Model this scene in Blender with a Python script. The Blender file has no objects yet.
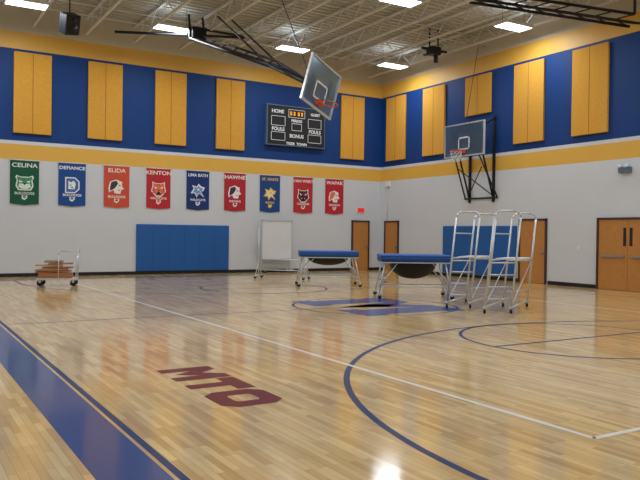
import bpy, bmesh, math, random
from mathutils import Vector, Matrix
random.seed(4)
S=bpy.context.scene
try:
    S.view_settings.view_transform='Standard'
    S.view_settings.look='None'
except Exception: pass
XC,YC,ZC=18.88,25.85,9.2
XW,YF=-5.5,-3.5
# ---------------------------------------------------------------- materials
def lin(c):
    return tuple(((v/255)/12.92 if v/255<=0.04045 else ((v/255+0.055)/1.055)**2.4) for v in c)+(1,)
def mat(name,rgb,rough=0.5,metal=0.0,noise=0.06,scale=3.0,coat=0.0,emit=None,estr=0,bump=0.0,spec=0.5,crough=0.11):
    m=bpy.data.materials.new(name); m.use_nodes=True
    n=m.node_tree.nodes; l=m.node_tree.links; b=n['Principled BSDF']
    c=lin(rgb)
    b.inputs['Roughness'].default_value=rough; b.inputs['Metallic'].default_value=metal
    b.inputs['Specular IOR Level'].default_value=spec
    b.inputs['Coat Weight'].default_value=coat; b.inputs['Coat Roughness'].default_value=crough
    tc=n.new('ShaderNodeTexCoord'); nz=n.new('ShaderNodeTexNoise'); nz.inputs['Scale'].default_value=scale
    nz.inputs['Detail'].default_value=4
    l.new(tc.outputs['Object'],nz.inputs['Vector'])
    mx=n.new('ShaderNodeMix'); mx.data_type='RGBA'
    mx.inputs[6].default_value=tuple(v*(1-noise) for v in c[:3])+(1,)
    mx.inputs[7].default_value=tuple(min(1,v*(1+noise)) for v in c[:3])+(1,)
    l.new(nz.outputs['Fac'],mx.inputs[0]); l.new(mx.outputs[2],b.inputs['Base Color'])
    if bump:
        bp=n.new('ShaderNodeBump'); bp.inputs['Strength'].default_value=bump
        nz2=n.new('ShaderNodeTexNoise'); nz2.inputs['Scale'].default_value=60; l.new(tc.outputs['Object'],nz2.inputs['Vector'])
        l.new(nz2.outputs['Fac'],bp.inputs['Height']); l.new(bp.outputs['Normal'],b.inputs['Normal'])
    if emit:
        b.inputs['Emission Color'].default_value=lin(emit); b.inputs['Emission Strength'].default_value=estr
    return m
def block_mat(name,rgb,axis,rough=0.6):
    """painted concrete block; axis = horizontal world axis of the wall"""
    m=mat(name,rgb,rough,noise=0.03,scale=1.0,spec=0.35)
    n=m.node_tree.nodes; l=m.node_tree.links; b=n['Principled BSDF']
    tc=n.new('ShaderNodeTexCoord'); sp=n.new('ShaderNodeSeparateXYZ'); cb=n.new('ShaderNodeCombineXYZ')
    l.new(tc.outputs['Object'],sp.inputs[0]); l.new(sp.outputs[axis],cb.inputs[0]); l.new(sp.outputs[2],cb.inputs[1])
    br=n.new('ShaderNodeTexBrick'); br.inputs['Scale'].default_value=1
    br.inputs['Brick Width'].default_value=0.4; br.inputs['Row Height'].default_value=0.2
    br.inputs['Mortar Size'].default_value=0.006; br.inputs['Mortar Smooth'].default_value=0.4
    l.new(cb.outputs[0],br.inputs['Vector'])
    bp=n.new('ShaderNodeBump'); bp.inputs['Strength'].default_value=0.25; bp.inputs['Distance'].default_value=0.01; bp.invert=True
    l.new(br.outputs['Fac'],bp.inputs['Height']); l.new(bp.outputs['Normal'],b.inputs['Normal'])
    return m
def wood_floor():
    m=bpy.data.materials.new('maple_floor'); m.use_nodes=True
    n=m.node_tree.nodes; l=m.node_tree.links; b=n['Principled BSDF']
    tc=n.new('ShaderNodeTexCoord'); sp=n.new('ShaderNodeSeparateXYZ'); cb=n.new('ShaderNodeCombineXYZ')
    l.new(tc.outputs['Object'],sp.inputs[0]); l.new(sp.outputs[1],cb.inputs[0]); l.new(sp.outputs[0],cb.inputs[1])
    def brick(w,h,off,c1,c2,mo,ms):
        br=n.new('ShaderNodeTexBrick'); br.inputs['Scale'].default_value=1
        br.inputs['Brick Width'].default_value=w; br.inputs['Row Height'].default_value=h
        br.inputs['Mortar Size'].default_value=ms; br.offset=off
        br.inputs['Color1'].default_value=c1; br.inputs['Color2'].default_value=c2; br.inputs['Mortar'].default_value=mo
        l.new(cb.outputs[0],br.inputs['Vector']); return br
    br=brick(0.62,0.06,0.37,lin((214,170,100)),lin((246,214,150)),lin((165,125,80)),0.0012)
    br2=brick(0.93,0.12,0.61,(0.86,0.84,0.80,1),(1.04,1.04,1.04,1),(0.95,0.94,0.92,1),0.0)
    mp=n.new('ShaderNodeMapping'); mp.inputs['Scale'].default_value=(1.2,14,1); l.new(cb.outputs[0],mp.inputs['Vector'])
    nz=n.new('ShaderNodeTexNoise'); nz.inputs['Scale'].default_value=1; nz.inputs['Detail'].default_value=5
    l.new(mp.outputs[0],nz.inputs['Vector'])
    rp=n.new('ShaderNodeValToRGB'); rp.color_ramp.elements[0].position=0.3; rp.color_ramp.elements[1].position=0.7
    rp.color_ramp.elements[0].color=(0.86,0.83,0.78,1); rp.color_ramp.elements[1].color=(1.04,1.04,1.03,1)
    l.new(nz.outputs['Fac'],rp.inputs[0])
    mx=n.new('ShaderNodeMix'); mx.data_type='RGBA'; mx.blend_type='MULTIPLY'; mx.inputs[0].default_value=1
    l.new(br.outputs['Color'],mx.inputs[6]); l.new(rp.outputs[0],mx.inputs[7])
    mx2=n.new('ShaderNodeMix'); mx2.data_type='RGBA'; mx2.blend_type='MULTIPLY'; mx2.inputs[0].default_value=1
    l.new(mx.outputs[2],mx2.inputs[6]); l.new(br2.outputs['Color'],mx2.inputs[7]); l.new(mx2.outputs[2],b.inputs['Base Color'])
    b.inputs['Roughness'].default_value=0.4; b.inputs['Specular IOR Level'].default_value=0.3
    b.inputs['Coat Weight'].default_value=0.95; b.inputs['Coat Roughness'].default_value=0.105
    nz3=n.new('ShaderNodeTexNoise'); nz3.inputs['Scale'].default_value=1.3; nz3.inputs['Detail'].default_value=3
    l.new(tc.outputs['Object'],nz3.inputs['Vector'])
    bp=n.new('ShaderNodeBump'); bp.inputs['Strength'].default_value=0.09; bp.inputs['Distance'].default_value=0.03
    l.new(nz3.outputs['Fac'],bp.inputs['Height']); l.new(bp.outputs['Normal'],b.inputs['Coat Normal'])
    return m
FLOOR=wood_floor()
WX=block_mat('painted_block_white_x',(208,211,217),0); WY=block_mat('painted_block_white_y',(208,211,217),1)
BX=block_mat('painted_block_blue_x',(4,56,122),0); BY=block_mat('painted_block_blue_y',(4,56,122),1)
YEL=mat('paint_yellow',(224,174,72),0.5,noise=0.03)
BEI=mat('paint_beige_upper',(206,200,184),0.6,noise=0.05)
PANEL=mat('acoustic_panel_fabric',(216,158,58),0.9,noise=0.14,scale=14,bump=0.2)
PSEAM=mat('acoustic_panel_seam',(130,84,25),0.9)
BLACK=mat('rubber_black',(14,14,17),0.6); DARK=mat('dark_steel',(30,32,40),0.45,metal=0.3)
DECK=mat('ceiling_deck',(186,186,180),0.7,noise=0.06,scale=1)
JOIST=mat('joist_paint',(222,224,222),0.6)
WHITE=mat('white_enamel',(222,224,228),0.35); SILV=mat('aluminium_tube',(205,210,215),0.3,metal=0.35)
WOOD=mat('door_oak',(186,126,62),0.4,noise=0.15,scale=6); FRAME=mat('door_frame_brown',(70,45,40),0.5)
STEEL=mat('stainless',(170,172,176),0.3,metal=0.9)
MATB=mat('wall_mat_vinyl_blue',(16,88,160),0.5,noise=0.06,scale=1.5); MATS=mat('mat_seam',(12,66,128),0.5)
NAVY=mat('court_paint_navy',(0,58,132),0.45,coat=0.6,noise=0.05,spec=0.2); NAVYD=mat('court_paint_navy_line',(0,44,100),0.5,coat=0.25,noise=0.05,spec=0.2)
WLINE=mat('court_paint_white',(240,238,232),0.4,coat=0.6,spec=0.3)
MAROON=mat('court_paint_maroon',(108,0,20),0.5,coat=0.2,spec=0.15)
GLASS=mat('acrylic_backboard',(160,185,205),0.3); GLASS.node_tree.nodes['Principled BSDF'].inputs['Transmission Weight'].default_value=0.85; GLASS.node_tree.nodes['Principled BSDF'].inputs['IOR'].default_value=1.12
ORANGE=mat('rim_orange',(220,80,25),0.4); NET=mat('net_white',(225,225,225),0.8)
CARD=mat('plywood_offcuts',(196,146,98),0.75,noise=0.15,scale=8); CARD2=mat('cardboard',(170,112,70),0.85,noise=0.12,scale=8)
RED=mat('sign_red',(205,30,35),0.5,emit=(255,40,40),estr=0.35)
PADB=mat('pad_vinyl_blue',(14,92,178),0.45); PADS=mat('pad_side_blue',(12,66,136),0.5)
LED=mat('led_amber',(255,190,40),0.5,emit=(255,180,40),estr=0.8)
SBK=mat('scoreboard_black',(14,18,28),0.5); SBB=mat('scoreboard_trim',(90,110,140),0.5); TXW=mat('letter_white',(235,235,235),0.6)
LENS=mat('lamp_lens',(255,255,255),0.4,emit=(232,244,255),estr=6.0)
# ---------------------------------------------------------------- mesh builder
class MB:
    def __init__(s,name): s.name=name; s.bm=bmesh.new(); s.mats=[]
    def mi(s,m):
        if m not in s.mats: s.mats.append(m)
        return s.mats.index(m)
    def _new(s,verts,m,smooth=False):
        fs=set()
        for v in verts:
            for f in v.link_faces: fs.add(f)
        i=s.mi(m)
        for f in fs: f.material_index=i; f.smooth=smooth
    def box(s,c,d,m,M=None,bev=0.0):
        r=bmesh.ops.create_cube(s.bm,size=1.0)
        vs=r['verts']
        for v in vs: v.co=Vector((v.co.x*d[0],v.co.y*d[1],v.co.z*d[2]))
        if bev>0:
            es=list({e for v in vs for e in v.link_edges})
            rb=bmesh.ops.bevel(s.bm,geom=es,offset=bev,segments=2,affect='EDGES',profile=0.5)
            vs=list({v for f in rb['faces'] for v in f.verts}|{v for v in vs if v.is_valid})
        for v in vs:
            v.co=v.co+Vector(c)
            if M: v.co=M@v.co
        s._new(vs,m); return vs
    def bb(s,a,b,m,M=None,bev=0):
        a=Vector(a); b=Vector(b); return s.box((a+b)/2,[abs(q) for q in (b-a)],m,M,bev)
    def tube(s,p,q,r,m,seg=10,M=None,r2=None):
        p=Vector(p); q=Vector(q)
        if M: p=M@p; q=M@q
        d=q-p; L=d.length
        if L<1e-6: return
        R=d.to_track_quat('Z','Y').to_matrix().to_4x4()
        rr=bmesh.ops.create_cone(s.bm,cap_ends=True,segments=seg,radius1=r,radius2=r if r2 is None else r2,depth=L,matrix=Matrix.Translation((p+q)/2)@R)
        s._new(rr['verts'],m,True)
    def path(s,pts,r,m,seg=10,M=None,closed=False):
        n=len(pts)
        for i in range(n if closed else n-1):
            s.tube(pts[i],pts[(i+1)%n],r,m,seg,M)
        for p in pts:
            c=Vector(p); c=M@c if M else c
            rr=bmesh.ops.create_uvsphere(s.bm,u_segments=8,v_segments=6,radius=r,matrix=Matrix.Translation(c)); s._new(rr['verts'],m,True)
    def poly(s,pts,m,M=None):
        vs=[s.bm.verts.new(M@Vector(p) if M else Vector(p)) for p in pts]
        f=s.bm.faces.new(vs); f.material_index=s.mi(m); return f
    def wheel(s,c,r,w,m,M=None,ax=(0,1,0)):
        c=Vector(c); a=Vector(ax).normalized()*w/2
        s.tube(c-a,c+a,r,m,16,M)
    def done(s,parent=None):
        me=bpy.data.meshes.new(s.name); 
        s.bm.normal_update(); s.bm.to_mesh(me); s.bm.free()
        for m in s.mats: me.materials.append(m)
        o=bpy.data.objects.new(s.name,me); S.collection.objects.link(o)
        if parent: o.parent=parent
        return o
def empty(name):
    e=bpy.data.objects.new(name,None); S.collection.objects.link(e); return e
def text(name,body,size,m,M,parent,wide=1.0,off=0.0,align='CENTER'):
    cu=bpy.data.curves.new(name,'FONT'); cu.body=body; cu.size=size; cu.align_x=align; cu.align_y='CENTER'
    cu.offset=off; cu.extrude=0.002; cu.materials.append(m)
    o=bpy.data.objects.new(name,cu); S.collection.objects.link(o)
    o.matrix_world=M@Matrix.Diagonal((wide,1,1,1)); 
    if parent: o.parent=parent
    return o
def MBW(x,y,z): return Matrix.Translation((x,y,z))@Matrix.Rotation(math.pi/2,4,'X')
# ---------------------------------------------------------------- room
o=MB('floor'); o.bb((XW,YF,-0.1),(XC+0.2,YC+0.2,0),FLOOR); FLOOR_OBJ=o.done()
o=MB('ceiling'); o.bb((XW,YF,ZC),(XC+0.2,YC+0.2,ZC+0.1),DECK)
y=YF
while y<YC:
    o.bb((XW,y,ZC-0.04),(XC,y+0.09,ZC-0.001),DECK); y+=0.3
o.done()
bands=[(0,3.98,0),(3.98,4.5,'y'),(4.5,4.62,0),(4.62,7.72,1),(7.72,8.3,'y'),(8.3,ZC,'b')]
def wallband(name,along,fixed,a,b,thick):
    w=MB(name)
    for z0,z1,k in bands:
        m={0:(WX if along=='x' else WY),1:(BX if along=='x' else BY),'y':YEL,'b':BEI}[k]
        if along=='x': w.bb((a,fixed,z0),(b,fixed+thick,z1),m)
        else: w.bb((fixed,a,z0),(fixed+thick,b,z1),m)
    return w.done()
wallband('wall_back','x',YC,XW,XC+0.2,0.2)
wallband('wall_right','y',XC,YF,YC,0.2)
wallband('wall_left','y',XW-0.2,YF,YC,0.2)
wallband('wall_front','x',YF-0.2,XW,XC+0.2,0.2)
o=MB('baseboard_back')
for a,b in ((XW,17.3),(18.3,XC)): o.bb((a,YC-0.015,0),(b,YC,0.12),BLACK)
o.done()
o=MB('baseboard_right')
for a,b in ((YF,12.15),(14.4,16.3),(17.62,24.4),(25.45,YC)): o.bb((XC-0.015,a,0),(XC,b,0.12),BLACK)
o.done()
# ---------------------------------------------------------------- ceiling structure
o=MB('roof_joists')
x=XW+0.9
zt,zb=ZC-0.08,ZC-0.62
while x<XC:
    o.bb((x-0.04,YF,zt-0.04),(x+0.04,YC,zt+0.03),JOIST); o.bb((x-0.04,YF,zb-0.03),(x+0.04,YC,zb+0.03),JOIST)
    yy=YF; k=0
    while yy<YC-0.6:
        o.tube((x,yy,zt if k%2 else zb),(x,yy+0.6,zb if k%2 else zt),0.016,JOIST,6); yy+=0.6; k+=1
    x+=1.75
for yb in (2.0,6.3,10.6,15.0,19.4,23.8):
    o.tube((XW,yb,zb+0.05),(XC,yb,zb+0.05),0.022,JOIST,6)
    o.tube((XW,yb+0.3,zt-0.05),(XC,yb+0.3,zt-0.05),0.022,JOIST,6)
o.done()
for yb in (3.5,10.0,16.6,23.1):
    for xb in (-1.1,3.5,8.1,12.75,17.4):
        f=MB('ceiling_light')
        z=8.45
        f.bb((xb-0.62,yb-0.32,z),(xb+0.62,yb+0.32,z+0.10),WHITE,bev=0.015)
        f.bb((xb-0.57,yb-0.27,z-0.012),(xb+0.57,yb+0.27,z),LENS)
        for sx in (-0.5,0.5): f.tube((xb+sx,yb,z+0.1),(xb+sx,yb,ZC-0.04),0.006,DARK,6)
        for sy in (-0.16,0.16): f.bb((xb-0.5,yb+sy-0.04,z+0.1),(xb+0.5,yb+sy+0.04,z+0.112),LENS) # glowing strips added on top to brighten the ceiling
        fo=f.done()
        L=bpy.data.lights.new('lamp','AREA'); L.shape='RECTANGLE'; L.size=1.14; L.size_y=0.54; L.energy=90; L.color=(0.88,0.95,1.0)
        lo=bpy.data.objects.new('lamp',L); S.collection.objects.link(lo); lo.location=(xb,yb,z-0.03); lo.parent=fo
        L=bpy.data.lights.new('ceiling_fill','AREA'); L.shape='RECTANGLE'; L.size=1.0; L.size_y=0.4; L.energy=4; L.color=(0.9,0.96,1.0)  # extra upward fill, added so the deck gets more than bounce light
        lo=bpy.data.objects.new('ceiling_fill',L); S.collection.objects.link(lo); lo.location=(xb,yb,z+0.12); lo.rotation_euler=(math.pi,0,0); lo.parent=fo
# ---------------------------------------------------------------- acoustic panels
def apanel(kind,c,w,z0,z1):
    p=MB('acoustic_panel'); t=0.09
    if kind=='x':
        p.bb((c-w/2,YC-t,z0),(c+w/2,YC-0.002,z1),PANEL,bev=0.015)
        p.bb((c-0.008,YC-t-0.003,z0+0.01),(c+0.008,YC-t+0.01,z1-0.01),PSEAM)
    else:
        p.bb((XC-t,c-w/2,z0),(XC-0.002,c+w/2,z1),PANEL,bev=0.015)
        p.bb((XC-t-0.003,c-0.008,z0+0.01),(XC-t+0.01,c+0.008,z1-0.01),PSEAM)
    p.done()
for c in (4.13,6.58,9.02,11.47,17.28): apanel('x',c,1.22,4.88,7.62)
for c in (24.72,22.2,17.2,14.7,12.2,9.7,7.2): apanel('y',c,1.34,4.85,7.62)
apanel('y',19.68,1.34,6.15,7.62)
# ---------------------------------------------------------------- wall mats
m_=MB('wall_pad')
m_.bb((7.76,YC-0.06,0.12),(11.47,YC-0.002,1.87),MATB,bev=0.02)
for k in range(1,6): m_.bb((7.76+3.71*k/6-0.004,YC-0.063,0.14),(7.76+3.71*k/6+0.004,YC-0.05,1.85),MATS)
m_.done()
m_=MB('wall_pad')
m_.bb((XC-0.06,17.68,0.14),(XC-0.002,21.55,1.97),MATB,bev=0.02)
for k in range(1,6): m_.bb((XC-0.063,17.68+3.87*k/6-0.004,0.16),(XC-0.05,17.68+3.87*k/6+0.004,1.95),MATS)
m_.done()
# ---------------------------------------------------------------- doors
def door(name,kind,a,b,leaves=1,h=2.15):
    d=MB(name)
    def B(u0,u1,z0,z1,t,m):
        if kind=='x': d.bb((u0,YC-t,z0),(u1,YC-0.001,z1),m)
        else: d.bb((XC-t,u0,z0),(XC-0.001,u1,z1),m)
    B(a-0.06,a,0,h+0.06,0.07,FRAME); B(b,b+0.06,0,h+0.06,0.07,FRAME); B(a-0.06,b+0.06,h,h+0.06,0.07,FRAME)
    w=(b-a)/leaves
    for i in range(leaves):
        u0=a+i*w+0.006; u1=a+(i+1)*w-0.006
        B(u0,u1,0.01,h-0.005,0.04,WOOD)
        hx=u0+0.08 if i==0 and kind=='y' and leaves==1 else (u1-0.1 if i==0 else u0+0.1)
        if leaves==2:
            B(u0+0.1,u1-0.1,1.0,1.06,0.09,STEEL)
            B(hx-0.05,hx+0.05,1.35,1.9,0.045,SBK)
        else:
            B(hx-0.03,hx+0.03,0.98,1.1,0.05,STEEL); B(hx-0.03,hx+0.1,1.02,1.05,0.09,STEEL)
    d.done()
door('door_1','x',17.38,18.2)
door('door_2','y',24.5,25.4)
door('door_3','y',16.4,17.5)
door('door_4','y',12.25,14.3,2)
# ---------------------------------------------------------------- banners
def banner(x0,bg,fg,c2,name,nick,style):
    e=empty('team_banner'); w=0.92; z0,z1=2.44,3.97; cx=x0+w/2
    b=MB('cloth'); y=YC-0.03
    key=name.lower().replace(' ','_').replace('.','')
    m=mat('banner_'+key,bg,0.8,noise=0.06,scale=5); mf=mat('print_'+key,fg,0.8); m2=mat('mascot_'+key,c2,0.8)
    b.bb((x0,y,z0+0.05),(x0+w,y+0.012,z1),m)
    b.poly([(x0,y,z0+0.05),(cx,y,z0),(x0+w,y,z0+0.05)],m)
    b.tube((x0-0.03,y,z1),(x0+w+0.03,y,z1),0.018,WHITE,8)
    zc=3.19; yy=y-0.004
    def P(pts,mm,k=0,s=1.0,dx=0,dz=0): b.poly([(cx+px*s+dx,yy-0.001*k,zc+pz*s+dz) for px,pz in pts],mm)
    def star(r1,r2,n,mm,k=0,dx=0,dz=0):
        P([((r1 if i%2==0 else r2)*math.sin(math.pi*i/n),(r1 if i%2==0 else r2)*math.cos(math.pi*i/n)) for i in range(2*n)],mm,k,1,dx,dz)
    if style=='bulldog':
        h=[(-0.25,0.1),(-0.3,0.2),(-0.26,0.27),(-0.13,0.22),(0.13,0.22),(0.26,0.27),(0.3,0.2),(0.25,0.1),(0.29,-0.1),(0.2,-0.25),(-0.2,-0.25),(-0.29,-0.1)]
        P(h,mf); P(h,m2,1,0.84)
        P([(-0.18,0.1),(-0.05,0.05),(-0.16,0.0)],mf,2); P([(0.18,0.1),(0.16,0.0),(0.05,0.05)],mf,2)
        P([(-0.17,-0.02),(0.17,-0.02),(0.2,-0.13),(0.08,-0.2),(-0.08,-0.2),(-0.2,-0.13)],mf,2)
        P([(-0.06,0.0),(0.06,0.0),(0,-0.07)],BLACK,3)
    elif style=='D':
        P([(-0.24,-0.28),(-0.24,0.28),(0.1,0.28),(0.25,0.14),(0.25,-0.14),(0.1,-0.28)],mf)
        P([(-0.2,-0.24),(-0.2,0.24),(0.09,0.24),(0.21,0.12),(0.21,-0.12),(0.09,-0.24)],m2,1)
        P([(-0.13,-0.14),(-0.13,0.16),(-0.05,0.1),(0.06,0.16),(0.12,0.05),(0.08,-0.14)],mf,2)
        P([(-0.08,0.03),(-0.02,0.0),(-0.07,-0.03)],BLACK,3); P([(-0.06,-0.06),(0.04,-0.06),(0,-0.11)],BLACK,3)
    elif style=='head':
        h=[(-0.3,-0.02),(-0.24,0.2),(-0.02,0.28),(0.2,0.2),(0.19,0.04),(0.27,-0.05),(0.17,-0.09),(0.13,-0.24),(-0.08,-0.22),(-0.12,-0.1),(-0.28,-0.2)]
        P(h,mf); P([(-0.24,0.0),(-0.2,0.18),(-0.02,0.24),(0.05,0.14),(-0.04,0.0),(-0.1,-0.06),(-0.24,-0.14)],m2,1)
        P([(0.05,0.08),(0.14,0.09),(0.12,0.04)],BLACK,2); P([(0.04,-0.1),(0.15,-0.08),(0.06,-0.13)],BLACK,2)
    elif style=='tiger':
        h=[(-0.24,0.12),(-0.24,0.28),(-0.12,0.22),(0.12,0.22),(0.24,0.28),(0.24,0.12),(0.29,-0.08),(0.1,-0.29),(-0.1,-0.29),(-0.29,-0.08)]
        P(h,mf); P(h,m2,1,0.86)
        for s in (-1,1):
            P([(s*0.05,0.04),(s*0.17,0.1),(s*0.14,0.01)][::s],mf,2)
            for q in (0.02,-0.05,-0.12): P([(s*0.24,q),(s*0.13,q-0.02),(s*0.22,q-0.035)][::s],BLACK,2)
            P([(s*0.02,0.2),(s*0.05,0.2),(s*0.04,0.1)][::s],BLACK,2)
        P([(-0.11,-0.1),(0.11,-0.1),(0.08,-0.21),(-0.08,-0.21)],BLACK,2); P([(-0.05,-0.03),(0.05,-0.03),(0,-0.08)],BLACK,3)
        P([(-0.09,-0.1),(-0.05,-0.1),(-0.07,-0.16)],mf,4); P([(0.05,-0.1),(0.09,-0.1),(0.07,-0.16)],mf,4)
    elif style=='rider':
        h=[(-0.3,-0.1),(-0.18,0.08),(-0.24,0.22),(-0.05,0.16),(0.02,0.28),(0.14,0.18),(0.28,0.14),(0.22,0.0),(0.12,-0.02),(0.26,-0.24),(0.04,-0.1),(-0.06,-0.26),(-0.12,-0.1)]
        P(h,mf); P(h,m2,1,0.72); star(0.07,0.03,5,mf,2,0.02,0.05)
    P([(-0.09,-0.53),(-0.09,-0.41),(0.0,-0.44),(0.09,-0.40),(0.09,-0.5),(0.0,-0.58)],mf)
    P([(-0.05,-0.5),(-0.05,-0.45),(0.05,-0.44),(0.03,-0.51)],m2,1)
    b.done(e)
    text('school_name',name,0.2 if len(name)<8 else 0.16,mf,MBW(cx,y-0.004,3.79),e,wide=1.2 if len(name)<9 else 1.0,off=0.004)
    text('nickname',nick,0.115,mf,MBW(cx,y-0.004,2.84),e,wide=1.1,off=0.003)
bn=[((8,84,60),(225,232,222),(60,140,100),'CELINA','BULLDOGS','bulldog'),((20,72,142),(235,235,240),(60,110,170),'DEFIANCE','BULLDOGS','D'),
((206,78,56),(240,228,216),(60,60,70),'ELIDA','BULLDOGS','head'),((184,36,48),(245,225,220),(226,110,80),'KENTON','WILDCATS','tiger'),
((16,46,112),(225,232,242),(110,150,200),'LIMA BATH','WILDCATS','rider'),((178,34,50),(240,230,228),(60,50,60),'SHAWNEE','INDIANS','head'),
((18,66,132),(232,190,60),(240,225,180),'ST. MARYS','RIDERS','rider'),((184,40,52),(240,230,225),(90,30,40),'VAN WERT','COUGARS','tiger'),
((188,26,48),(240,225,225),(220,120,90),'WAPAK','REDSKINS','head')]
for i,(bg,fg,c2,a,b,st) in enumerate(bn): banner(3.44+1.563*i,bg,fg,c2,a,b,st)
# ---------------------------------------------------------------- scoreboard
e=empty('scoreboard'); b=MB('cabinet')
x0,x1,z0,z1=13.0,15.78,5.2,6.86; yf=YC-0.2
b.bb((x0,yf,z0),(x1,YC-0.002,z1),SBB,bev=0.01); b.bb((x0+0.04,yf-0.006,z0+0.04),(x1-0.04,yf+0.02,z1-0.04),SBK)
def seg7(cx,cz,h,d):
    w=h*0.5; t=h*0.12; s={'0':'abcdef','1':'bc','2':'abged','8':'abcdefg','3':'abgcd','7':'abc'}[d]
    R={'a':(cx-w/2,cx+w/2,cz+h/2-t,cz+h/2),'g':(cx-w/2,cx+w/2,cz-t/2,cz+t/2),'d':(cx-w/2,cx+w/2,cz-h/2,cz-h/2+t),
       'f':(cx-w/2,cx-w/2+t,cz,cz+h/2),'b':(cx+w/2-t,cx+w/2,cz,cz+h/2),'e':(cx-w/2,cx-w/2+t,cz-h/2,cz),'c':(cx+w/2-t,cx+w/2,cz-h/2,cz)}
    for k in s:
        q=R[k]; b.bb((q[0],yf-0.012,q[2]),(q[1],yf-0.005,q[3]),LED)
def win(a,c,d,f_): 
    for p,q in (((a,d),(c,d+0.02)),((a,f_-0.02),(c,f_)),((a,d),(a+0.02,f_)),((c-0.02,d),(c,f_))):
        b.bb((p[0],yf-0.01,p[1]),(q[0],yf-0.004,q[1]),TXW)
win(13.2,13.85,6.0,6.4); win(14.93,15.58,6.0,6.4); win(14.0,14.78,6.38,6.72); win(13.2,13.85,5.4,5.75); win(14.93,15.58,5.4,5.75); win(14.15,14.63,5.85,6.15)
for q in (14.12,14.28,14.48,14.64): seg7(q,6.55,0.14,'0')
b.done(e)
for t,xx,zz in (('HOME',13.5,6.58),('GUEST',15.28,6.58),('PERIOD',14.39,6.25),('FOULS',13.52,5.86),('FOULS',15.26,5.86),('TIGER  TOWN',14.39,5.3),('BONUS',14.39,5.62)):
    text('lettering',t,0.2 if 'O' in t and len(t)<6 else 0.15,TXW,MBW(xx,yf-0.01,zz),e,off=0.006)
# ---------------------------------------------------------------- small wall things
b=MB('exit_sign'); b.bb((17.62,YC-0.06,2.58),(17.96,YC-0.002,2.76),RED,bev=0.01); b.bb((17.59,YC-0.03,2.555),(17.99,YC-0.001,2.785),WHITE); 
b.done()
b=MB('wall_junction_box'); b.bb((XC-0.1,25.1,3.72),(XC-0.002,25.4,3.95),WHITE,bev=0.01); b.tube((XC-0.06,25.25,3.72),(XC-0.06,25.25,2.3),0.012,WHITE,8); b.done()
b=MB('emergency_light'); b.bb((XC-0.12,13.2,3.55),(XC-0.002,13.6,3.72),SBB,bev=0.01)
for q in (13.28,13.52): b.tube((XC-0.1,q,3.76),(XC-0.2,q,3.74),0.05,WHITE,12)
b.done()
b=MB('light_switch_plate'); b.bb((XC-0.02,15.0,1.15),(XC-0.002,15.12,1.3),WHITE,bev=0.004); b.box((XC-0.025,15.06,1.22),(0.015,0.02,0.04),SILV); b.done()
# ---------------------------------------------------------------- court markings (painted on the floor)
e=empty('court_markings'); e.parent=FLOOR_OBJ
def band(name,pts,w,m,z=0.002,closed=False):
    z*=0.4
    b=MB(name); P=[Vector((p[0],p[1],0)) for p in pts]; n=len(P); L=[];R_=[]
    for i in range(n):
        a=P[i-1] if (i>0 or closed) else P[i]; c=P[(i+1)%n] if (i<n-1 or closed) else P[i]
        t=(c-a).normalized(); nn=Vector((-t.y,t.x,0))*w/2
        L.append(P[i]+nn); R_.append(P[i]-nn)
    for i in range(n if closed else n-1):
        j=(i+1)%n
        b.poly([(L[i].x,L[i].y,z),(R_[i].x,R_[i].y,z),(R_[j].x,R_[j].y,z),(L[j].x,L[j].y,z)],m)
    b.done(e)
def arc(cx,cy,r,a0,a1,n=64): return [(cx+r*math.cos(math.radians(a0+(a1-a0)*i/n)),cy+r*math.sin(math.radians(a0+(a1-a0)*i/n))) for i in range(n+1)]
CX=9.3
band('sideline_left',[(1.36,1.55),(1.36,24.3)],0.44,NAVY)
band('sideline_left_edge',[(1.64,1.55),(1.64,24.3)],0.06,NAVYD)
band('sideline_right',[(16.95,1.8),(16.95,24.05)],0.06,NAVYD)
band('baseline_near',[(1.7,1.65),(16.9,1.65)],0.3,NAVY); band('baseline_far',[(1.7,24.15),(16.9,24.15)],0.2,NAVY)
band('half_court',[(1.7,12.9),(16.9,12.9)],0.05,NAVYD)
band('three_point_near',[(3.33,1.8)]+arc(9.33,3.2,6.0,180,0)+[(15.33,1.8)],0.07,NAVYD,0.003)
band('three_point_far',[(3.33,24.0)]+arc(9.33,22.6,6.0,180,360)+[(15.33,24.0)],0.06,NAVYD,0.003)
for nm,yf_ in (('near',7.4),('far',18.4)):
    band('free_throw_circle_'+nm,arc(CX,yf_,1.83,0,360)[:-1],0.06,NAVYD,0.003,True)
    band('free_throw_line_'+nm,[(CX-1.83,yf_),(CX+1.83,yf_)],0.06,NAVYD,0.004)
band('centre_circle',arc(CX,12.9,1.83,0,360)[:-1],0.06,NAVYD,0.003,True)
for xx in (4.8,13.8): band('volleyball_side',[(xx,3.65),(xx,22.0)],0.06,WLINE,0.005)
for yy in (3.65,22.0): band('volleyball_end',[(4.8,yy),(13.8,yy)],0.06,WLINE,0.005)
def strokes(name,polys,m,T,z):
    b=MB(name)
    for p in polys: b.poly([T(u,v)+(z*0.4,) for u,v in p],m)
    b.done(e)
Mp=[[(0,0),(.36,0),(.36,.2),(0,.2)],[(.04,.2),(.31,.2),(.31,.8),(.04,.8)],[(0,.8),(.31,.8),(.38,1),(0,1)],[(.31,.8),(.38,1),(.6,.55),(.5,.12)],[(.5,.12),(.4,.55),(.62,1),(.69,.8)],[(.69,.8),(.62,1),(1,1),(1,.8)],[(.69,.2),(.96,.2),(.96,.8),(.69,.8)],[(.64,0),(1,0),(1,.2),(.64,.2)]]
strokes('centre_logo',Mp,NAVY,lambda u,v:(CX-1.3+v*2.6,12.9+1.6-u*3.2),0.0044)
Y0=7.9; X0=2.62; LH=0.64
def T_(off,w): return lambda u,v:(X0+v*LH,Y0-off-u*w)
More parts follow.
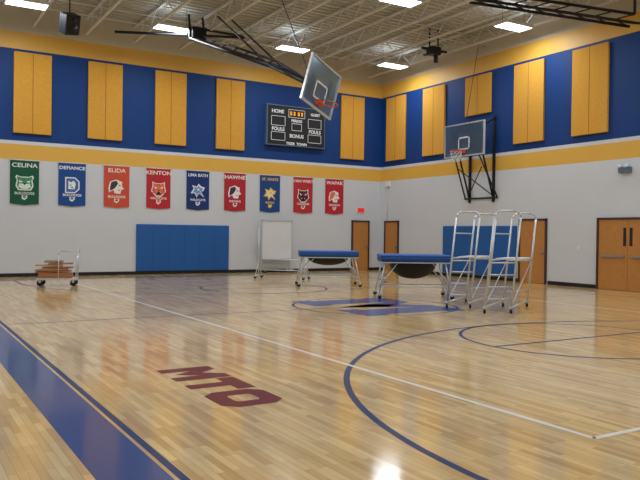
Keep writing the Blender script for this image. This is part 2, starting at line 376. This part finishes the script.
Mm=[[(0,0),(.29,0),(.29,1),(0,1)],[(.29,1),(.5,.66),(.5,.18),(.29,.54)],[(.71,1),(.71,.54),(.5,.18),(.5,.66)],[(.71,0),(1,0),(1,1),(.71,1)]]
Tt=[[(0,.68),(1,.68),(1,1),(0,1)],[(.33,0),(.67,0),(.67,.68),(.33,.68)]]
Oo=[[(0,.2),(.3,.34),(.3,.66),(0,.8)],[(0,.8),(.3,.66),(.36,.7),(.18,1)],[(.18,1),(.36,.7),(.64,.7),(.82,1)],[(.82,1),(.64,.7),(.7,.66),(1,.8)],[(1,.8),(.7,.66),(.7,.34),(1,.2)],[(1,.2),(.7,.34),(.64,.3),(.82,0)],[(.82,0),(.64,.3),(.36,.3),(.18,0)],[(.18,0),(.36,.3),(.3,.34),(0,.2)]]
strokes('letter_m',Mm,MAROON,T_(0,.68),0.004); strokes('letter_t',Tt,MAROON,T_(.72,.58),0.004); strokes('letter_o',Oo,MAROON,T_(1.34,.66),0.004)
# ---------------------------------------------------------------- wall mounted side hoop
def net(b,c,r,ax_down,m):
    c=Vector(c); dn=Vector(ax_down).normalized(); n=10
    ref=Vector((1,0,0)) if abs(dn.x)<0.8 else Vector((0,1,0))
    u=dn.cross(ref).normalized(); v=dn.cross(u)
    rings=[]
    for k in range(5):
        rr=r*(1-0.10*k); rings.append([c+dn*0.1*k+(u*math.cos(2*math.pi*(i+0.5*(k%2))/n)+v*math.sin(2*math.pi*(i+0.5*(k%2))/n))*rr for i in range(n)])
    for k in range(4):
        for i in range(n):
            b.tube(rings[k][i],rings[k+1][i],0.006,m,4); b.tube(rings[k][i],rings[k+1][(i-1 if k%2==0 else i+1)%n],0.006,m,4)
def ring(b,c,r,t,m,M=None,n=24):
    b.path([(c[0]+r*math.cos(2*math.pi*i/n),c[1]+r*math.sin(2*math.pi*i/n),c[2]) for i in range(n)],t,m,8,M,True)
def backboard(b,M,w=1.83,h=1.07):
    b.bb((-w/2,-0.01,0),(w/2,0.01,h),GLASS,M)
    t=0.05
    for a,c in (((-w/2-t,0),(w/2+t,-t)),((-w/2-t,h),(w/2+t,h+t)),((-w/2-t,0),(-w/2,h)),((w/2,0),(w/2+t,h))):
        b.bb((a[0],-0.03,a[1]),(c[0],0.03,c[1]),SILV,M)
    for a,c in (((-0.3,0.2),(0.3,0.25)),((-0.3,0.62),(0.3,0.67)),((-0.3,0.2),(-0.25,0.67)),((0.25,0.2),(0.3,0.67))):
        b.bb((a[0],-0.016,a[1]),(c[0],-0.011,c[1]),TXW,M)
    b.bb((-0.1,-0.12,0.06),(0.1,0.02,0.2),ORANGE,M)
    ring(b,(0,-0.38,0.13),0.23,0.014,ORANGE,M)
    b.tube((-0.08,-0.1,0.13),(-0.18,-0.24,0.13),0.012,ORANGE,8,M); b.tube((0.08,-0.1,0.13),(0.18,-0.24,0.13),0.012,ORANGE,8,M)
b=MB('wall_basketball_hoop')
yc=19.45; xb=17.95; zb=4.55
M=Matrix.Translation((xb,yc,zb))@Matrix.Rotation(-math.pi/2,4,'Z')
backboard(b,M,2.0,1.12)
net(b,(xb-0.38,yc,zb+0.12),0.22,(0,0,-1),NET)
for s in (-0.62,0.62):
    b.tube((xb+0.05,yc+s,zb+0.9),(XC-0.05,yc+s,3.0),0.035,DARK)
    b.tube((xb+0.05,yc+s,zb+0.15),(XC-0.05,yc+s*1.35,3.0),0.03,DARK)
    b.tube((xb+0.05,yc+s,zb+0.9),(XC-0.05,yc+s,5.9),0.025,DARK)
    b.bb((XC-0.06,yc+s-0.05,2.85),(XC-0.002,yc+s+0.05,6.0),DARK)
    b.tube((xb+0.05,yc+s,zb+0.15),(xb+0.05,yc+s,zb+0.95),0.03,DARK)
b.tube((XC-0.08,yc-0.85,3.0),(XC-0.08,yc+0.85,3.0),0.035,DARK)
b.tube((xb+0.06,yc-0.62,zb+0.2),(xb+0.06,yc+0.62,zb+0.2),0.03,DARK); b.tube((xb+0.06,yc-0.62,zb+0.9),(xb+0.06,yc+0.62,zb+0.9),0.03,DARK)
b.tube((xb+0.3,yc-0.62,4.1),(XC-0.1,yc+0.62,3.1),0.02,DARK); b.tube((xb+0.3,yc+0.62,4.1),(XC-0.1,yc-0.62,3.1),0.02,DARK)
b.tube((xb+0.05,yc,5.65),(XC-0.3,yc,8.6),0.01,DARK,6)
b.done()
# ---------------------------------------------------------------- ceiling folded hoop
b=MB('ceiling_basketball_hoop')
A0=Vector((8.85,22.7,8.1)); A1=Vector((9.75,18.6,6.5)); A2=Vector((9.85,16.65,5.65))
side=Vector((0.97,0.2,0))*0.28
for s in (-1,1):
    b.tube(A0+side*s,A1+side*s,0.055,DARK); b.tube(A1+side*s,A2+side*s*0.6,0.05,DARK)
    b.tube(A0+side*s,A0+side*s+Vector((0,0.2,0.85)),0.04,DARK)
    b.tube(A1+side*s,Vector((9.2,21.2,8.5))+side*s,0.03,DARK)
for k in range(6):
    p=A0.lerp(A1,k/6); q=A0.lerp(A1,(k+1)/6); b.tube(p-side*(1 if k%2 else -1),q+side*(1 if k%2 else -1),0.025,DARK)
up=Vector((0,0.06,0.22))
b.tube(A0+up,A1+up*0.9,0.035,DARK); b.tube(A1+up*0.9,A2+up*0.4,0.03,DARK)
for k in range(7):
    p=A0.lerp(A1,k/7); q=A0.lerp(A1,(k+1)/7); b.tube(p,q+up,0.02,DARK)
b.tube((6.4,24.0,8.3),(10.6,22.7,8.45),0.045,DARK); b.bb((8.6,22.5,8.1),(9.1,22.95,8.5),DARK,bev=0.03)
b.tube((7.8,22.9,8.55),(10.6,22.9,8.55),0.045,DARK)
bc=Vector((9.74,16.05,5.48))
M=Matrix.Translation(bc)@Matrix.Rotation(math.radians(28),4,'Z')@Matrix.Rotation(math.radians(13),4,'Y')@Matrix.Rotation(math.radians(8),4,'X')@Matrix.Translation((0,0,-0.57))
backboard(b,M,1.45,1.15)
b.tube(A2+side*0.6,M@Vector((0.4,0.06,0.7)),0.04,DARK); b.tube(A2-side*0.6,M@Vector((-0.4,0.06,0.7)),0.04,DARK); b.tube(A2,M@Vector((0,0.06,0.2)),0.035,DARK)
b.tube(M@Vector((-0.45,0.05,0.2)),M@Vector((-0.45,0.05,0.95)),0.03,DARK); b.tube(M@Vector((0.45,0.05,0.2)),M@Vector((0.45,0.05,0.95)),0.03,DARK)
b.tube(A2,Vector((9.6,18.2,8.5)),0.012,DARK)
b.done()
# winch
b=MB('hoist_winch'); c=Vector((17.0,20.1,8.35))
b.box(c,(0.45,0.35,0.3),DARK,bev=0.04); b.tube(c+Vector((-0.55,0,0.05)),c+Vector((0.6,0,0.05)),0.05,DARK); b.tube(c+Vector((0,-0.5,-0.12)),c+Vector((0,0.55,-0.02)),0.05,DARK)
b.tube(c+Vector((0.1,0,-0.1)),c+Vector((0.1,0,-0.4)),0.08,DARK,14); b.tube(c+Vector((-0.2,0,0)),c+Vector((-0.2,0,0.8)),0.03,DARK); b.tube(c+Vector((0.2,0,0)),c+Vector((0.2,0,0.8)),0.03,DARK); b.done()
b=MB('folded_hoop_mast')
P0=Vector((14.6,15.6,8.6)); P1=Vector((18.3,12.8,7.8))
off=Vector((0.2,0.3,0.0)); upv=Vector((0,0,0.25))
for v in (off*0,off,upv): b.tube(P0+v,P1+v,0.045,DARK)
for k in range(8):
    p=P0.lerp(P1,k/8); q=P0.lerp(P1,(k+1)/8); b.tube(p,q+upv,0.02,DARK); b.tube(p,q+off,0.02,DARK)
b.tube(P0,P0+Vector((0,0,0.6)),0.04,DARK); b.tube(P1+upv,P1+Vector((0,0,1.4)),0.04,DARK); b.tube(P1,(XC-0.02,12.6,7.8),0.04,DARK); b.done()
b=MB('hanging_loudspeaker'); 
M=Matrix.Translation((4.72,22.9,8.02))@Matrix.Rotation(math.radians(25),4,'Z')@Matrix.Rotation(math.radians(25),4,'X')@Matrix.Rotation(math.radians(-12),4,'Y')
b.box((0,0,0),(0.5,0.42,0.62),DARK,M,bev=0.04); b.box((0,-0.215,0),(0.42,0.02,0.52),BLACK,M)
for z,r in ((-0.1,0.15),(0.17,0.07)): b.tube((0,-0.22,z),(0,-0.235,z),r,DARK,20,M)
b.tube((4.72,22.9,8.2),(4.72,22.9,ZC-0.05),0.02,DARK); b.done()
# ---------------------------------------------------------------- caster helper
def caster(b,x,y,M=None,r=0.05):
    b.wheel((x,y,r+0.003),r,0.03,BLACK,M,(0.3,1,0)); b.bb((x-0.025,y-0.02,r+0.02),(x+0.025,y+0.02,r+0.09),SILV,M)
# ---------------------------------------------------------------- trampolines
def tramp(x,y,rot,L,W,H,sag):
    b=MB('folding_trampoline'); M=Matrix.Translation((x,y,0))@Matrix.Rotation(rot,4,'Z')
    b.box((0,0,H-0.01),(L,W,0.13),PADS,M,bev=0.04)
    b.box((0,0,H-0.09),(L*0.99,W*0.96,0.03),SILV,M)
    for s in (-1,1):
        b.box((0,s*(W/2-0.17),H+0.075),(L+0.02,0.34,0.07),PADB,M,bev=0.03)
        b.box((s*(L/2-0.14),0,H+0.07),(0.28,W-0.66,0.06),PADB,M,bev=0.025)
        ex=s*(L/2-0.12); fx=s*(L/2+0.03)
        for t in (-1,1):
            b.tube((ex,t*(W/2-0.1),H-0.07),(fx,t*(W/2-0.02),0.14),0.02,SILV,10,M)
            b.tube((ex*0.55,t*(W/2-0.1),H-0.07),(fx,t*(W/2-0.03),0.3),0.013,SILV,8,M)
            caster(b,fx,t*(W/2+0.1),M)
        b.tube((fx,-W/2-0.12,0.14),(fx,W/2+0.12,0.14),0.022,SILV,10,M)
        b.tube((ex*1.02,-W/2+0.06,0.5),(ex*1.02,W/2-0.06,0.5),0.016,SILV,10,M)
        b.tube((-L/2-0.02,s*(W/2-0.04),0.3),(L/2+0.02,s*(W/2-0.04),0.3),0.014,SILV,8,M)
    n,k=20,6
    prev=None
    for j in range(k+1):
        a=math.pi/2*j/k; rr=math.cos(a); zz=H-0.1-sag*math.sin(a)
        rg=[b.bm.verts.new(M@Vector((L*0.35*max(rr,0.02)*math.cos(2*math.pi*i/n),W*0.4*max(rr,0.02)*math.sin(2*math.pi*i/n),zz))) for i in range(n)]
        if prev:
            for i in range(n):
                f=b.bm.faces.new((prev[i],prev[(i+1)%n],rg[(i+1)%n],rg[i])); f.material_index=b.mi(BLACK); f.smooth=True
        prev=rg
    f=b.bm.faces.new(prev); f.material_index=b.mi(BLACK)
    b.done()
tramp(11.55,18.5,math.radians(-26),1.8,0.9,0.97,0.24)
tramp(11.5,14.3,math.radians(-30),1.75,1.0,0.99,0.42)
# ---------------------------------------------------------------- referee stands
def refstand(P,Q,dv,name='volleyball_referee_stand'):
    b=MB(name); P=Vector(P+(0,)); Q=Vector(Q+(0,)); dv=Vector(dv+(0,)); Zv=Vector((0,0,1)); w=(Q-P); H=2.12; r=0.022
    wn=w.normalized(); lean=wn*0.2
    def pt(o_,s,z):
        return P+o_+w*s+lean*(z/H)+Zv*z
    for o_,hh in ((Vector((0,0,0)),H),(dv,H)):
        pts=[pt(o_,0,0.12),pt(o_,0,hh-0.12),pt(o_,0.06,hh-0.05),pt(o_,0.2,hh),pt(o_,0.8,hh),pt(o_,0.94,hh-0.05),pt(o_,1,hh-0.12),pt(o_,1,0.12)]
        b.path(pts,r,SILV)
        for z in ((0.3,0.55,0.8,1.05) if o_.length<0.01 else (0.35,1.05)): b.tube(pt(o_,0,z),pt(o_,1,z),0.015,SILV)
    Z0=Vector((0,0,0))
    for s in (0,1):
        b.tube(pt(-dv*0.06,s,0.13),pt(dv*1.06,s,0.13),0.022,SILV)
        b.tube(pt(Z0,s,1.1),pt(dv,s,1.1),0.018,SILV)
        b.tube(pt(Z0,s,0.15),pt(dv,s,1.08),0.012,SILV)
        for q in (Z0,dv):
            c=P+w*s+q+lean*0.03
            b.wheel(c+Zv*0.048,0.045,0.03,BLACK,None,w); b.tube(c+Zv*0.06,c+Zv*0.15,0.016,SILV)
    b.tube(pt(Z0,0,1.65),pt(dv,0,1.65),0.013,SILV)
    co=[pt(dv*0.3,0,1.1),pt(dv*0.3,1,1.1),pt(dv*0.95,1,1.1),pt(dv*0.95,0,1.1)]
    lo=[b.bm.verts.new(v) for v in co]; hi=[b.bm.verts.new(v+Zv*0.03) for v in co]
    for q in [lo[::-1],hi]+[[lo[i],lo[(i+1)%4],hi[(i+1)%4],hi[i]] for i in range(4)]: b.bm.faces.new(q).material_index=b.mi(WHITE)
    b.done()
refstand((10.45,11.8),(10.9,11.55),(1.35,0.85))
refstand((10.45,10.65),(10.95,10.4),(1.4,0.85))
# ---------------------------------------------------------------- whiteboard
b=MB('rolling_whiteboard')
b.bb((12.75,25.42,0.55),(14.1,25.46,2.1),WHITE); 
for a,c in (((12.72,0.52),(14.13,0.56)),((12.72,2.09),(14.13,2.13)),((12.72,0.52),(12.76,2.13)),((14.09,0.52),(14.13,2.13))): b.bb((a[0],25.4,a[1]),(c[0],25.48,c[1]),SILV)
b.bb((12.9,25.34,0.56),(14.0,25.42,0.58),SILV)
for xx in (12.8,14.05):
    b.tube((xx,25.5,0.1),(xx,25.5,2.05),0.02,SILV); b.tube((xx,25.2,0.12),(xx,25.75,0.12),0.02,SILV)
    for yy in (25.22,25.73): caster(b,xx,yy)
b.tube((12.8,25.5,0.3),(14.05,25.5,0.3),0.018,SILV)
b.done()
b=MB('rolling_net_post_cart'); P=Vector((11.15,22.5,0)); Q=Vector((12.35,21.2,0)); Zv=Vector((0,0,1)); d=(Q-P).normalized(); pr=Vector((-d.y,d.x,0))
for a,hh in ((P,1.75),(Q,0.75)):
    b.tube(a+Zv*0.12,a+Zv*hh,0.022,SILV); b.tube(a-pr*0.35+Zv*0.12,a+pr*0.35+Zv*0.12,0.022,SILV)
    b.tube(a-pr*0.3+Zv*0.12,a+Zv*0.6,0.013,SILV); b.tube(a+pr*0.3+Zv*0.12,a+Zv*0.6,0.013,SILV)
    for s in (-0.33,0.33): q=a+pr*s; caster(b,q.x,q.y)
b.tube(P+Zv*0.68,Q+Zv*0.68,0.02,SILV); b.tube(P+Zv*0.3,Q+Zv*0.3,0.016,SILV); b.done()
# ---------------------------------------------------------------- cart
b=MB('utility_cart'); M=Matrix.Translation((4.15,21.4,0))@Matrix.Rotation(math.radians(-18),4,'Z')
b.box((0,0,0.2),(1.1,0.6,0.05),SILV,M,bev=0.01)
for sx in (-0.45,0.45):
    for sy in (-0.24,0.24): b.wheel((sx,sy,0.088),0.085,0.04,BLACK,M); b.bb((sx-0.03,sy-0.03,0.1),(sx+0.03,sy+0.03,0.18),SILV,M)
b.path([(0.52,-0.26,0.2),(0.56,-0.26,0.95),(0.58,-0.2,1.05),(0.58,0.2,1.05),(0.56,0.26,0.95),(0.52,0.26,0.2)],0.016,SILV,10,M)
b.tube((0.54,-0.26,0.6),(0.54,0.26,0.6),0.012,SILV,8,M)
b.path([(0.05,-0.26,0.2),(0.05,-0.26,0.9),(0.1,-0.26,1.0),(0.56,-0.26,1.0)],0.013,SILV,8,M)
b.box((-0.05,0.0,0.30),(0.9,0.5,0.14),CARD2,M,bev=0.006)
for k in range(5):
    MM=M@Matrix.Rotation(math.radians(random.uniform(-7,7)),4,'Z')@Matrix.Rotation(math.radians(random.uniform(-3,3)),4,'Y')
    b.box((-0.1+0.05*k*(-1)**k,0.02,0.41+0.055*k),(0.95-0.07*k,0.36,0.04),CARD if k%2 else CARD2,MM,bev=0.004)
b.box((-0.1,-0.02,0.70),(0.5,0.3,0.07),mat('folded_cloth',(150,140,130),0.9),M,bev=0.025)
b.done()
# ---------------------------------------------------------------- world + camera
w=bpy.data.worlds.new('world'); S.world=w; w.use_nodes=True; w.node_tree.nodes['Background'].inputs[0].default_value=(0.5,0.55,0.6,1); w.node_tree.nodes['Background'].inputs[1].default_value=0.3
R0=Vector((0.8545,-0.5196,0)).normalized(); Z=Vector((0,0,1)); F0=Z.cross(R0)
p=math.atan(6.3/707); F=F0*math.cos(p)-Z*math.sin(p); U=R0.cross(F)
r=0.0132; R=R0*math.cos(r)+U*math.sin(r); U2=R.cross(F)
cd=bpy.data.cameras.new('camera'); cam=bpy.data.objects.new('camera',cd); S.collection.objects.link(cam)
cd.sensor_width=36; cd.lens=707/640*36; cd.clip_end=200
Mx=Matrix((R,U2,-F)).transposed().to_4x4(); Mx.translation=Vector((0,0,1.6)); cam.matrix_world=Mx
S.camera=cam
